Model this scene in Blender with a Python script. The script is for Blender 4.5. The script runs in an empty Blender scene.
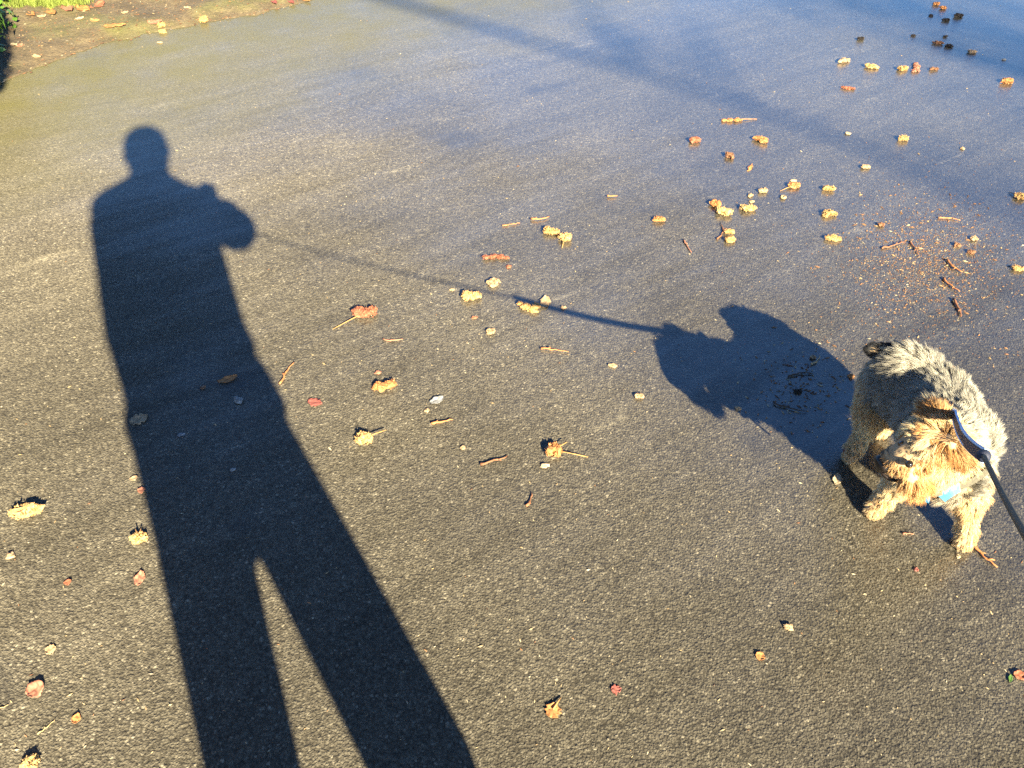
import bpy, bmesh, math, random
import numpy as np
from mathutils import Vector, Matrix, noise as mnoise

random.seed(7); rng = np.random.default_rng(7)
scene = bpy.context.scene
COL = scene.collection
R = math.radians

# ------------------------------------------------------------------ camera
H, PITCH, HFOV, W_, H_ = 1.25, R(42.0), R(63.0), 1024, 768
FOC = (W_ / 2) / math.tan(HFOV / 2)
cam_d = bpy.data.cameras.new('camera'); cam = bpy.data.objects.new('camera', cam_d); COL.objects.link(cam)
cam.location = (0, 0, H); cam.rotation_euler = (R(90) - PITCH, 0, 0)
cam_d.angle = HFOV; cam_d.sensor_fit = 'HORIZONTAL'; cam_d.clip_start = 0.01; cam_d.clip_end = 500
scene.camera = cam

def ray(px, py):
    x = (px - W_ / 2) / FOC; y = -(py - H_ / 2) / FOC
    return np.array([x, math.cos(PITCH) + y * math.sin(PITCH), -math.sin(PITCH) + y * math.cos(PITCH)])
def at(px, py, z=0.0):
    """the point at height z that stands at this spot of the place"""
    r = ray(px, py); t = (z - H) / r[2]
    return Vector((r[0] * t, r[1] * t, z))
def pxm(p):                      # pixels per metre at p
    return FOC / (p[1] * math.cos(PITCH) + (H - p[2]) * math.sin(PITCH))

# ------------------------------------------------------------------ sun and sky
SUN = Vector(-ray(203, 192)).normalized()              # towards the sun
EL = math.asin(SUN.z); AZ = math.atan2(SUN.x, SUN.y)
world = bpy.data.worlds.new('World'); scene.world = world; world.use_nodes = True
nt = world.node_tree; nt.nodes.clear()
sky = nt.nodes.new('ShaderNodeTexSky'); sky.sky_type = 'NISHITA'; sky.sun_disc = False
sky.sun_elevation = EL; sky.sun_rotation = AZ % (2 * math.pi)
sky.altitude = 0; sky.air_density = 1.0; sky.dust_density = 0.3; sky.ozone_density = 9.0
bg = nt.nodes.new('ShaderNodeBackground'); bg.inputs[1].default_value = 0.05
wo = nt.nodes.new('ShaderNodeOutputWorld')
nt.links.new(sky.outputs[0], bg.inputs[0]); nt.links.new(bg.outputs[0], wo.inputs[0])
sd = bpy.data.lights.new('sun', 'SUN'); sd.energy = 5.0; sd.angle = R(0.53); sd.color = (1.0, 0.84, 0.54)
so = bpy.data.objects.new('sun', sd); COL.objects.link(so)
so.rotation_euler = SUN.to_track_quat('Z', 'Y').to_euler(); so.location = SUN * 30

vs = scene.view_settings
vs.view_transform = 'Standard'; vs.look = 'None'; vs.gamma = 1.0; vs.use_curve_mapping = False
vs.exposure = 2.68
scene.render.engine = 'CYCLES'
scene.cycles.use_denoising = False
scene.cycles.max_bounces = 5; scene.cycles.diffuse_bounces = 3; scene.cycles.glossy_bounces = 3

# ------------------------------------------------------------------ helpers
def tag(o, label, cat=None, group=None, kind=None):
    if label: o['label'] = label
    if cat: o['category'] = cat
    if group: o['group'] = group
    if kind: o['kind'] = kind
    return o
def link(name, me, mat=None, parent=None, smooth=True):
    o = bpy.data.objects.new(name, me); COL.objects.link(o)
    if mat and not me.materials: me.materials.append(mat)
    if parent: o.parent = parent
    if smooth and len(me.polygons):
        me.polygons.foreach_set('use_smooth', np.ones(len(me.polygons), dtype=bool))
    return o
def empty(name, loc=(0, 0, 0)):
    o = bpy.data.objects.new(name, None); COL.objects.link(o); o.location = loc; o.empty_display_size = .05
    return o
def bm_mesh(bm, name):
    me = bpy.data.meshes.new(name); bm.to_mesh(me); bm.free(); return me
def np_mesh(name, verts, faces_flat, nper):
    me = bpy.data.meshes.new(name); nf = len(faces_flat) // nper
    me.vertices.add(len(verts)); me.vertices.foreach_set('co', np.asarray(verts, dtype=np.float32).ravel())
    me.loops.add(len(faces_flat)); me.loops.foreach_set('vertex_index', np.asarray(faces_flat, dtype=np.int32))
    me.polygons.add(nf); me.polygons.foreach_set('loop_start', np.arange(nf, dtype=np.int32) * nper)
    me.update(calc_edges=True); me.validate(); return me

class NT:
    """small wrapper for material node trees"""
    def __init__(s, name):
        s.m = bpy.data.materials.new(name); s.m.use_nodes = True; s.t = s.m.node_tree
        s.b = s.t.nodes['Principled BSDF']
    def n(s, typ, **kw):
        nd = s.t.nodes.new(typ)
        for k, v in kw.items():
            if k.startswith('i_'):
                key = k[2:]; nd.inputs[int(key) if key.isdigit() else key].default_value = v
            else: setattr(nd, k, v)
        return nd
    def l(s, a, b): s.t.links.new(a, b)
    def coord(s, scale=(1, 1, 1), rot=(0, 0, 0)):
        c = s.n('ShaderNodeTexCoord'); m = s.n('ShaderNodeMapping', vector_type='TEXTURE')
        m.inputs['Scale'].default_value = tuple(1 / v for v in scale); m.inputs['Rotation'].default_value = rot
        s.l(c.outputs['Object'], m.inputs[0]); return m.outputs[0]
    def noise(s, co, scale, detail=3, rough=.55):
        x = s.n('ShaderNodeTexNoise'); x.inputs['Scale'].default_value = scale
        x.inputs['Detail'].default_value = detail; x.inputs['Roughness'].default_value = rough
        s.l(co, x.inputs['Vector']); return x.outputs[0]
    def vor(s, co, scale, feature='F1'):
        x = s.n('ShaderNodeTexVoronoi', feature=feature); x.inputs['Scale'].default_value = scale
        s.l(co, x.inputs['Vector']); return x
    def ramp(s, v, stops):
        r = s.n('ShaderNodeValToRGB'); e = r.color_ramp.elements
        while len(e) < len(stops): e.new(.5)
        for k, (p, c) in enumerate(stops):
            e[k].position = p; e[k].color = (c, c, c, 1) if isinstance(c, (int, float)) else (*c, 1)
        s.l(v, r.inputs[0]); return r.outputs[0]
    def mix(s, f, a, b, typ='MIX'):
        x = s.n('ShaderNodeMix', data_type='RGBA', blend_type=typ)
        for sock, v in ((x.inputs[0], f), (x.inputs[6], a), (x.inputs[7], b)):
            if hasattr(v, 'is_linked'): s.l(v, sock)
            elif isinstance(v, (int, float)): sock.default_value = v if sock == x.inputs[0] else (v, v, v, 1)
            else: sock.default_value = (*v, 1)
        return x.outputs[2]
    def math(s, op, a, b=None, c=None):
        x = s.n('ShaderNodeMath', operation=op)
        for i, v in enumerate((a, b, c)):
            if v is None: continue
            if hasattr(v, 'is_linked'): s.l(v, x.inputs[i])
            else: x.inputs[i].default_value = v
        return x.outputs[0]

_simple = {}
def simple(name, col, rough=.6, var=.35, scale=60, spec=.3, bump=0.0, metal=0.0):
    if name in _simple: return _simple[name]
    k = NT(name); co = k.coord()
    n = k.noise(co, scale, 4)
    dark = tuple(c * (1 - var) for c in col); lite = tuple(min(1, c * (1 + var)) for c in col)
    k.l(k.ramp(n, [(.3, dark), (.7, lite)]), k.b.inputs['Base Color'])
    k.b.inputs['Roughness'].default_value = rough; k.b.inputs['Specular IOR Level'].default_value = spec
    k.b.inputs['Metallic'].default_value = metal
    if bump:
        b = k.n('ShaderNodeBump'); b.inputs['Strength'].default_value = bump; b.inputs['Distance'].default_value = .002
        k.l(k.noise(co, scale * 3, 3), b.inputs['Height']); k.l(b.outputs[0], k.b.inputs['Normal'])
    _simple[name] = k.m; return k.m

A0 = Vector((-SUN.x, -SUN.y, 0)).normalized(); P0 = Vector((-A0.y, A0.x, 0))      # away from the sun, and to its left
# ------------------------------------------------------------------ ground
EDGE_PX = [(-120, 104), (-40, 92), (0, 84), (30, 72), (60, 58), (100, 45), (130, 38), (160, 32), (205, 24), (240, 17), (300, 4), (340, -6), (420, -24)]
EDGE = [at(*p) for p in EDGE_PX]
E0, E1 = EDGE[2], EDGE[-1]
edir = (E1 - E0).normalized(); enor = Vector((-edir.y, edir.x, 0))        # enor points onto the verge

def asphalt_material():
    k = NT('wet_asphalt'); co = k.coord()
    wob = k.n('ShaderNodeMix', data_type='VECTOR'); wob.inputs[0].default_value = .006; wn = k.n('ShaderNodeTexNoise'); wn.inputs['Scale'].default_value = 160; wn.inputs['Detail'].default_value = 3; k.l(co, wn.inputs['Vector']); k.l(co, wob.inputs[4]); k.l(wn.outputs['Color'], wob.inputs[5]); wc = wob.outputs[1]
    stones = k.vor(wc, 230); fine = k.noise(co, 420, 3, .7); mid = k.noise(co, 70, 4, .65)
    big = k.noise(co, 1.1, 4, .6)
    streak = k.noise(k.coord((1.0, 7.0, 1), (0, 0, R(34))), 2.2, 4, .6)
    sfine = k.noise(k.coord((1.0, 3.2, 1), (0, 0, R(34))), 38, 3, .6)
    # binder to aggregate colour, stone by stone
    cell = k.n('ShaderNodeSeparateColor'); k.l(stones.outputs['Color'], cell.inputs[0])
    base = k.ramp(cell.outputs[0], [(0.0, (.068, .061, .048)), (.5, (.098, .089, .070)), (.94, (.128, .117, .092)), (1.0, (.23, .21, .165))])
    gap = k.ramp(stones.outputs['Distance'], [(.3, 1.0), (.78, .50)])
    base = k.mix(1.0, base, gap, 'MULTIPLY')
    base = k.mix(.55, base, k.ramp(fine, [(.3, .74), (.7, 1.27)]), 'MULTIPLY')
    base = k.mix(.5, base, k.ramp(mid, [(.3, .6), (.7, 1.4)]), 'MULTIPLY')
    base = k.mix(.75, base, k.ramp(big, [(.3, .62), (.7, 1.35)]), 'MULTIPLY')
    base = k.mix(.6, base, k.ramp(streak, [(.3, .7), (.7, 1.3)]), 'MULTIPLY')
    base = k.mix(.5, base, k.ramp(sfine, [(.3, .75), (.7, 1.25)]), 'MULTIPLY')
    # backscattered sunlight painted in: paler to the left, darker to the right
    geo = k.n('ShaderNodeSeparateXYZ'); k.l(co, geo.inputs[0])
    backscatter = k.math('ADD', k.math('MULTIPLY', geo.outputs[0], -.30), k.math('MULTIPLY', big, .35))
    base = k.mix(1.0, base, k.ramp(k.math('ADD', backscatter, .3), [(.1, .84), (.45, 1.0), (.85, 1.12)]), 'MULTIPLY')
    # worn pale scuffs
    sc = k.noise(k.coord((1.0, 4.5, 1), (0, 0, R(28))), 3.1, 3, .5)
    scm = k.math('MULTIPLY', k.ramp(sc, [(.66, 0.0), (.73, .8)]), k.ramp(mid, [(.4, 0.0), (.65, .8)]))
    base = k.mix(scm, base, (.24, .22, .17))
    # dark oily spots
    ds = k.noise(co, 2.6, 3, .5)
    base = k.mix(k.ramp(ds, [(.62, 0.0), (.71, .55)]), base, (.03, .03, .033))
    # green algae towards the verge, with the trees' green reflection painted in
    d0 = -(E0.x * enor.x + E0.y * enor.y)
    dist = k.math('ADD', k.math('ADD', k.math('MULTIPLY', geo.outputs[0], enor.x), k.math('MULTIPLY', geo.outputs[1], enor.y)), d0)
    dist = k.math('ADD', dist, k.math('MULTIPLY', k.math('SUBTRACT', k.noise(co, 2.3, 4), .5), .55))
    alg_refl = k.ramp(k.math('ADD', k.math('MULTIPLY', dist, .8), 1.0), [(.10, 0.0), (.55, .7), (.92, 1.0)])
    alg_refl = k.math('MULTIPLY', alg_refl, k.ramp(k.noise(co, 5.5, 4), [(.3, .6), (.65, 1.0)]))
    base = k.mix(alg_refl, base, k.mix(fine, (.050, .049, .020), (.094, .088, .043)))
    wet = k.noise(co, .9, 4, .55)
    rough = k.math('ADD', k.ramp(wet, [(.3, .22), (.7, .40)]), k.math('MULTIPLY', fine, .14))
    k.l(k.math('ADD', rough, .25), k.b.inputs['Roughness'])
    # thin water film, patchy
    grad = k.math('ADD', k.math('MULTIPLY', geo.outputs[0], .14), k.math('MULTIPLY', geo.outputs[1], .13))
    wsum = k.math('ADD', k.math('ADD', k.math('MULTIPLY', wet, .68), k.math('MULTIPLY', streak, .18)), grad)
    film = k.ramp(wsum, [(.45, .08), (.80, 1.0)])
    film = k.math('MULTIPLY', film, k.math('SUBTRACT', 1.0, k.math('MULTIPLY', alg_refl, .65)))
    base = k.mix(1.0, base, k.ramp(film, [(0.0, 1.0), (1.0, .72)]), 'MULTIPLY')          # wet tarmac is darker
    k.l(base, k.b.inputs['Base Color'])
    k.l(film, k.b.inputs['Coat Weight']); k.l(k.math('SUBTRACT', rough, .17), k.b.inputs['Coat Roughness']); k.l(k.math('ADD', k.math('MULTIPLY', film, .95), 1.28), k.b.inputs['Coat IOR'])
    k.b.inputs['Specular IOR Level'].default_value = .12
    k.b.inputs['Diffuse Roughness'].default_value = 1.0
    h = k.math('ADD', k.math('MULTIPLY', k.ramp(stones.outputs['Distance'], [(.1, 1.0), (.8, 0.0)]), .55), k.math('MULTIPLY', mid, .75))
    h = k.math('ADD', h, k.math('MULTIPLY', fine, .6))
    h = k.math('ADD', h, k.math('MULTIPLY', sfine, .5))
    b = k.n('ShaderNodeBump'); b.inputs['Strength'].default_value = .85; b.inputs['Distance'].default_value = .0045
    k.l(h, b.inputs['Height']); k.l(b.outputs[0], k.b.inputs['Normal'])
    b2 = k.n('ShaderNodeBump'); b2.inputs['Strength'].default_value = .3; b2.inputs['Distance'].default_value = .0011
    k.l(h, b2.inputs['Height']); k.l(b2.outputs[0], k.b.inputs['Coat Normal'])
    return k.m

bm = bmesh.new()
bmesh.ops.create_grid(bm, x_segments=20, y_segments=20, size=150)
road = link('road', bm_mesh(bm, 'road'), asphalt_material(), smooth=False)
tag(road, 'dark damp asphalt drive with pale aggregate and a wet sheen', 'road', kind='structure')

def soil_material():
    k = NT('damp_soil'); co = k.coord()
    a = k.noise(co, 9, 5, .65); f = k.noise(co, 130, 4, .7)
    c = k.ramp(a, [(.3, (.05, .039, .023)), (.55, (.098, .076, .045)), (.75, (.150, .118, .070))])
    c = k.mix(.8, c, k.ramp(f, [(.3, .45), (.7, 1.6)]), 'MULTIPLY')
    g = k.ramp(k.noise(co, 4, 3), [(.5, 0.0), (.7, .35)])
    c = k.mix(g, c, (.13, .15, .03))
    k.l(c, k.b.inputs['Base Color']); k.b.inputs['Roughness'].default_value = .8
    b = k.n('ShaderNodeBump'); b.inputs['Strength'].default_value = .9; b.inputs['Distance'].default_value = .006
    k.l(k.math('ADD', f, k.noise(co, 45, 3)), b.inputs['Height']); k.l(b.outputs[0], k.b.inputs['Normal'])
    return k.m
def edge_point(u):              # u metres along the verge edge, piecewise
    base = E0 + edir * u
    return base
def edge_off(u):                # how far the real edge bows from the straight line
    best = 0
    for a_, b_ in zip(EDGE[:-1], EDGE[1:]):
        ua, ub = (a_ - E0).dot(edir), (b_ - E0).dot(edir)
        if ua <= u <= ub and ub > ua:
            f = (u - ua) / (ub - ua); best = (a_ - E0).dot(enor) * (1 - f) + (b_ - E0).dot(enor) * f
    return best + .035 * mnoise.noise(Vector((u * 5, 3.1, 0))) + .025 * mnoise.noise(Vector((u * 17, 9.1, 0))) + .014 * mnoise.noise(Vector((u * 45, 2.1, 0)))
def verge_z(u, d):
    t = max(0, min(1, d / .12)); t = t * t * (3 - 2 * t)
    return .004 + .022 * t + max(0, d - .25) * .10 + t * (.014 * mnoise.noise(Vector((u * 7, d * 7, 1))) + .006 * mnoise.noise(Vector((u * 25, d * 25, 4))))
us = np.concatenate([np.linspace(-16, -1.6, 24), np.linspace(-1.5, 3.4, 170), np.linspace(3.6, 16, 24)])
ds = np.concatenate([[0, .008, .02, .035], np.linspace(.05, 1.6, 60), np.linspace(1.8, 9, 14)])
V, F = [], []
for u in us:
    off = edge_off(u)
    for d in ds:
        p = E0 + edir * u + enor * (d + off); V.append((p.x, p.y, verge_z(u, d) if d > 0 else .001))
n2 = len(ds)
for i in range(len(us) - 1):
    for j in range(n2 - 1): F.append((i * n2 + j, (i + 1) * n2 + j, (i + 1) * n2 + j + 1, i * n2 + j + 1))
me = bpy.data.meshes.new('verge'); me.from_pydata(V, [], F)
verge = link('verge', me, soil_material())
tag(verge, 'bare brown soil verge along the asphalt edge', 'verge', kind='structure')

# ------------------------------------------------------------------ shape builders
def capsules_mesh(name, bones, voxel, smooth=6):
    """one continuous surface grown round tapered bones (p0, p1, r0, r1[, squash])"""
    bm = bmesh.new()
    for b in bones:
        p0, p1, r0, r1 = Vector(b[0]), Vector(b[1]), b[2], b[3]
        tmp = bmesh.new()
        for p, r in ((p0, r0), (p1, r1)):
            bmesh.ops.create_icosphere(tmp, subdivisions=2, radius=r, matrix=Matrix.Translation(p))
        res = bmesh.ops.convex_hull(tmp, input=tmp.verts)
        dead = [g for g in res['geom_interior'] if isinstance(g, bmesh.types.BMVert)]
        bmesh.ops.delete(tmp, geom=dead, context='VERTS')
        bmesh.ops.recalc_face_normals(tmp, faces=tmp.faces)
        m_ = bpy.data.meshes.new('t'); tmp.to_mesh(m_); tmp.free(); bm.from_mesh(m_); bpy.data.meshes.remove(m_)
    me = bm_mesh(bm, name + '_raw')
    o = bpy.data.objects.new('tmp_' + name, me); COL.objects.link(o)
    r = o.modifiers.new('r', 'REMESH'); r.mode = 'VOXEL'; r.voxel_size = voxel
    s = o.modifiers.new('s', 'SMOOTH'); s.iterations = smooth; s.factor = .5
    dg = bpy.context.evaluated_depsgraph_get(); dg.update()
    out = bpy.data.meshes.new_from_object(o.evaluated_get(dg)); out.name = name
    bpy.data.objects.remove(o); bpy.data.meshes.remove(me)
    return out

def tube(bm, pts, radii, sides=6, flat=None, mi=0):
    """tube along pts; flat=(w,h) gives a strap section with the given up vectors"""
    pts = [Vector(p) for p in pts]; rings = []
    for i, p in enumerate(pts):
        t = (pts[min(i + 1, len(pts) - 1)] - pts[max(i - 1, 0)]).normalized()
        u = Vector((0, 0, 1)) if abs(t.z) < .9 else Vector((0, 1, 0))
        if flat: u = Vector(flat[i])
        s = t.cross(u).normalized(); u = s.cross(t).normalized()
        r = radii[i] if hasattr(radii, '__len__') else radii
        ring = []
        for q in range(sides):
            an = 2 * math.pi * (q + .5) / sides
            if flat: v = p + s * (math.copysign(r[0], math.cos(an))) + u * (math.copysign(r[1], math.sin(an)))
            else: v = p + (s * math.cos(an) + u * math.sin(an)) * r
            ring.append(bm.verts.new(v))
        rings.append(ring)
    for a_, b_ in zip(rings[:-1], rings[1:]):
        for q in range(sides):
            f = bm.faces.new((a_[q], a_[(q + 1) % sides], b_[(q + 1) % sides], b_[q])); f.material_index = mi
    bm.faces.new(rings[0][::-1]); bm.faces.new(rings[-1])
def catmull(pts, n=6):
    P = [Vector(p) for p in pts]; P = [P[0] * 2 - P[1]] + P + [P[-1] * 2 - P[-2]]; out = []
    for i in range(1, len(P) - 2):
        for k in range(n):
            t = k / n; a_, b_, c_, d_ = P[i - 1:i + 3]
            out.append(.5 * ((2 * b_) + (c_ - a_) * t + (2 * a_ - 5 * b_ + 4 * c_ - d_) * t * t + (3 * b_ - a_ - 3 * c_ + d_) * t ** 3))
    out.append(P[-2]); return out

# ------------------------------------------------------------------ trees that shade the drive from behind
def leaf_cards(centres, radii, n, size, seed):
    r = np.random.default_rng(seed); V, F = [], []; wts = np.array(radii, float) ** 2; wts /= wts.sum()
    for _ in range(n):
        i = r.choice(len(centres), p=wts); d = r.normal(size=3); d /= np.linalg.norm(d)
        c = np.array(centres[i]) + d * radii[i] * r.random() ** .45
        a_ = r.normal(size=3); a_ /= np.linalg.norm(a_); b_ = np.cross(a_, r.normal(size=3)); b_ /= np.linalg.norm(b_)
        s = size * r.uniform(.6, 1.3); k = len(V); nn = np.cross(a_, b_) * s * .15
        V += [c - a_ * s, c - b_ * s * .45 + nn, c + a_ * s, c + b_ * s * .45 + nn]; F += [k, k + 1, k + 2, k, k + 2, k + 3]
    return V, F
BARK = simple('bark', (.16, .12, .08), .85, .4, 25, .2, .8)
LEAF = simple('evergreen_leaf', (.055, .10, .022), .5, .5, 8, .4)
S = lambda px, py, t: at(px, py) + SUN * t
tree = empty('tree', (8.7, -9.9, 0)); tree_base = Vector((8.7, -9.9, 0))
tag(tree, 'half bare tree with a long low limb standing behind the photographer', 'tree')
bm = bmesh.new()
crown_mid = S(930, 40, 16.0)
fork = Vector((8.2, -9.8, 5.6))
tube(bm, catmull([tree_base, (8.65, -9.9, 1.8), (8.5, -9.85, 3.8), fork, crown_mid], 5), [.2, .2, .19, .18, .18, .17, .17, .16, .16, .15, .15, .14, .13, .12, .12, .11, .10, .09, .08, .07, .05], 10)
tk = link('trunk', bm_mesh(bm, 'trunk'), BARK, tree); tk.matrix_parent_inverse = Matrix.Translation(-tree_base)
bm = bmesh.new()
limb_pts = catmull([fork, S(1050, 222, 14.8), S(880, 155, 14.6), S(745, 105, 14.4), S(640, 72, 14.2), S(520, 38, 14.0), S(385, -2, 13.8), S(300, -25, 13.6)], 6)
tube(bm, limb_pts, np.linspace(.012, .034, len(limb_pts)), 8)
for (a_, b_, c_) in ((S(640, 72, 14.2), S(590, 10, 14.6), S(560, -60, 15)), (S(745, 105, 14.4), S(700, 40, 14.8), S(680, -20, 15))):
    pp = catmull([a_, b_, c_], 4); tube(bm, pp, np.linspace(.018, .008, len(pp)), 6)
for px, py in ((860, 10), (1000, 110), (1060, 40), (800, -20), (960, -60)):
    pp = catmull([fork, (fork + S(px, py, 15.6)) / 2 + Vector((0, 0, .3)), S(px, py, 15.6)], 5); tube(bm, pp, np.linspace(.05, .012, len(pp)), 7)
lb = link('limb', bm_mesh(bm, 'limb'), BARK, tree); lb.matrix_parent_inverse = Matrix.Translation(-tree_base)
cs = [(880, 8, 16, .40), (968, 25, 16, .45), (1020, 5, 16.2, .5), (860, -35, 16, .5), (1000, -50, 16.5, .6), (1050, 60, 16, .4), (780, -20, 16, .4), (690, -25, 16, .35), (985, 185, 15, .2), (640, 40, 15, .2)]
V, F = leaf_cards([S(c[0], c[1], c[2]) for c in cs], [c[3] for c in cs], 1000, .05, 3)
cr = link('crown', np_mesh('crown', V, F, 3), LEAF, tree, smooth=False); cr.matrix_parent_inverse = Matrix.Translation(-tree_base)

# trunk just outside the left edge; its shade runs up the left side
tb = at(11, 40) + A0 * -2.9 + P0 * .215; t2 = empty('tree', tb)
tag(t2, 'straight dark trunked tree on the left side of the asphalt', 'tree')
bm = bmesh.new(); tube(bm, [tb + Vector((0, 0, z)) for z in (0, .15, .8, 2, 3.2)], [.19, .18, .17, .16, .15], 14)
o = link('trunk', bm_mesh(bm, 'trunk'), BARK, t2); o.matrix_parent_inverse = Matrix.Translation(-tb)
V, F = leaf_cards([at(-24, 36) + SUN * 3.3, at(-23, 58) + SUN * 3.2, at(-22, 76) + SUN * 3.1], [.15, .14, .12], 5200, .022, 6)
o = link('foliage', np_mesh('foliage', V, F, 3), LEAF, t2, smooth=False); o.matrix_parent_inverse = Matrix.Translation(-tb)
V, F = leaf_cards([tb + Vector((0, 0, 4.0)), tb + Vector((.4, .1, 4.6)), tb + Vector((-.4, -.2, 4.5))], [.7, .8, .8], 2500, .07, 5)
o = link('crown', np_mesh('crown', V, F, 3), LEAF, t2, smooth=False); o.matrix_parent_inverse = Matrix.Translation(-tb)

# unseen broad crown added above the low sun to block sky fill
ob = Vector((-3.6, -4.2, 0)); t3 = empty('tree', ob)
tag(t3, 'added broad leafy tree blocking sky light over the drive behind the photographer', 'tree')
bm = bmesh.new()
tube(bm, catmull([ob, ob + Vector((.1, .1, 2)), ob + Vector((.5, .2, 4.5)), ob + Vector((1.6, .6, 7.2))], 5), np.linspace(.3, .12, 16), 12)
for e in ((3, 2.6, 7.2), (1.2, 3.4, 7.0), (4.8, 1.2, 7.8), (-1.5, 1.5, 7)):
    pp = catmull([ob + Vector((.5, .2, 4.5)), ob + Vector((e[0] * .5, e[1] * .5, 6.2)), ob + Vector(e)], 5); tube(bm, pp, np.linspace(.12, .03, len(pp)), 7)
o = link('trunk', bm_mesh(bm, 'trunk'), BARK, t3); o.matrix_parent_inverse = Matrix.Translation(-ob)
cc = [(0, 0, 7.4), (1.5, 1.2, 7.6), (3, 2.4, 7.5), (4.6, 1.2, 8), (1.2, 3.4, 7.4), (3.2, .2, 8), (-1.5, 1.5, 7.4), (4.4, 3.4, 7.8), (6, 2.5, 8.2), (-.4, 3.2, 7.2), (6.2, 4.2, 8.4), (2, 5, 7.6), (7.5, 1.2, 8.8), (4.2, 5, 8), (1.5, 6.6, 8), (3.6, 7, 8.2), (5.6, 6.2, 8.4), (.2, 5, 7.6), (2.6, 8.2, 8.6), (4.8, 8.4, 8.8)]
V, F = leaf_cards([ob + Vector(c) for c in cc], [1.5] * len(cc), 26000, .18, 8)
o = link('crown', np_mesh('crown', V, F, 3), LEAF, t3, smooth=False); o.matrix_parent_inverse = Matrix.Translation(-ob)

def sky_block_tree(base, crowns, rads, n, seed, label):  # unseen trees added at both sides to cut sky fill in the shadows
    t = empty('tree', base); tag(t, label, 'tree'); base = Vector(base)
    top = sum((Vector(c) for c in crowns), Vector()) / len(crowns)
    bm = bmesh.new(); tube(bm, catmull([base, base + Vector((.05, .1, 1.6)), (base + Vector((0, 0, 1)) + top) / 2, top], 5), np.linspace(.24, .08, 16), 10)
    o = link('trunk', bm_mesh(bm, 'trunk'), BARK, t); o.matrix_parent_inverse = Matrix.Translation(-base)
    V, F = leaf_cards([Vector(c) for c in crowns], rads, n, .16, seed)
    o = link('crown', np_mesh('crown', V, F, 3), LEAF, t, smooth=False); o.matrix_parent_inverse = Matrix.Translation(-base)
sky_block_tree((-6.2, 1.0, 0), [(-6, 1, 5), (-5.6, 2.6, 6), (-6, -.8, 6), (-7, 1, 7), (-5.2, .6, 6.8), (-6.6, 3.2, 4.6), (-6.6, -1.6, 4.6), (-7, 1, 3.4)], [1.5] * 8, 12000, 31, 'added dense tree blocking sky light on the left side of the drive')
sky_block_tree((6.6, 1.6, 0), [(6.4, 1.6, 5), (6, 3, 6.2), (6.2, .4, 6.2), (7.2, 1.6, 7), (5.6, 1.6, 7), (7, 3.4, 4.6), (7, 0, 4.6), (7.2, 1.8, 3.4)], [1.5] * 8, 12000, 33, 'added dense tree blocking sky light on the right side of the drive')

# shrub in the top left corner
sb = at(-42, 22); sh = empty('shrub', sb); tag(sh, 'dark green shrub in the top left corner of the soil verge', 'shrub')
cs = [(-20, 12, .10, .13), (-55, 25, .14, .2), (-30, -10, .12, .16), (-90, 15, .2, .25)]
SHRUB = simple('shrub_leaf', (.06, .14, .02), .45, .5, 20, .5)
V, F = leaf_cards([at(c[0], c[1], c[2]) for c in cs], [c[3] for c in cs], 2600, .02, 15)
o = link('foliage', np_mesh('foliage', V, F, 3), SHRUB, sh, smooth=False); o.matrix_parent_inverse = Matrix.Translation(-sb)
bm = bmesh.new()
for c in cs:
    tube(bm, [sb, (sb + at(c[0], c[1], c[2])) / 2 + Vector((0, 0, .04)), at(c[0], c[1], c[2])], [.012, .008, .004], 5)
o = link('stem', bm_mesh(bm, 'stem'), BARK, sh); o.matrix_parent_inverse = Matrix.Translation(-sb)

# ------------------------------------------------------------------ the photographer (casts the long shadow)
A = Vector((-SUN.x, -SUN.y, 0)).normalized(); PL = Vector((-A.y, A.x, 0))
def B(l, s, z): return PL * l + A * s + Vector((0, 0, z))
proot = B(.1, -.45, 0)
SKIN = simple('skin', (.55, .36, .27), .5, .06, 30, .4)
JACKET = simple('jacket_cloth', (.03, .035, .05), .8, .25, 40, .2, .4)
TROUSER = simple('trouser_cloth', (.05, .05, .06), .85, .25, 60, .2, .4)
HAIR = simple('hair', (.06, .045, .035), .6, .4, 80, .3, .5)
SHOE = simple('shoe_leather', (.04, .035, .03), .5, .3, 40, .4)
hand = [(B(-.02, -.075, 1.222), B(-.012, -.045, 1.236), .026, .028)]
for q in range(4):                                             # four fingers behind and round the phone's edge
    z0 = 1.262 - q * .0175
    ln = (.030, .034, .032, .026)[q]
    k0 = B(-.012 - .0015 * q, -.040, z0 - .004); k1 = B(-.030, -.022 + .002 * q, z0 + .004); k2 = B(-.034, -.022 + ln * .55, z0 + .004)
    hand += [(B(-.015, -.06, 1.235), k0, .016, .0105), (k0, k1, .0105, .0095), (k1, k2, .0095, .0078)]
hand += [(B(-.018, -.07, 1.235), B(-.010, -.055, 1.286), .026, .024)]
hand += [(B(-.012, -.06, 1.235), B(.012, -.034, 1.252), .015, .011), (B(.012, -.034, 1.252), B(.022, -.026, 1.274), .011, .009)]
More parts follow.
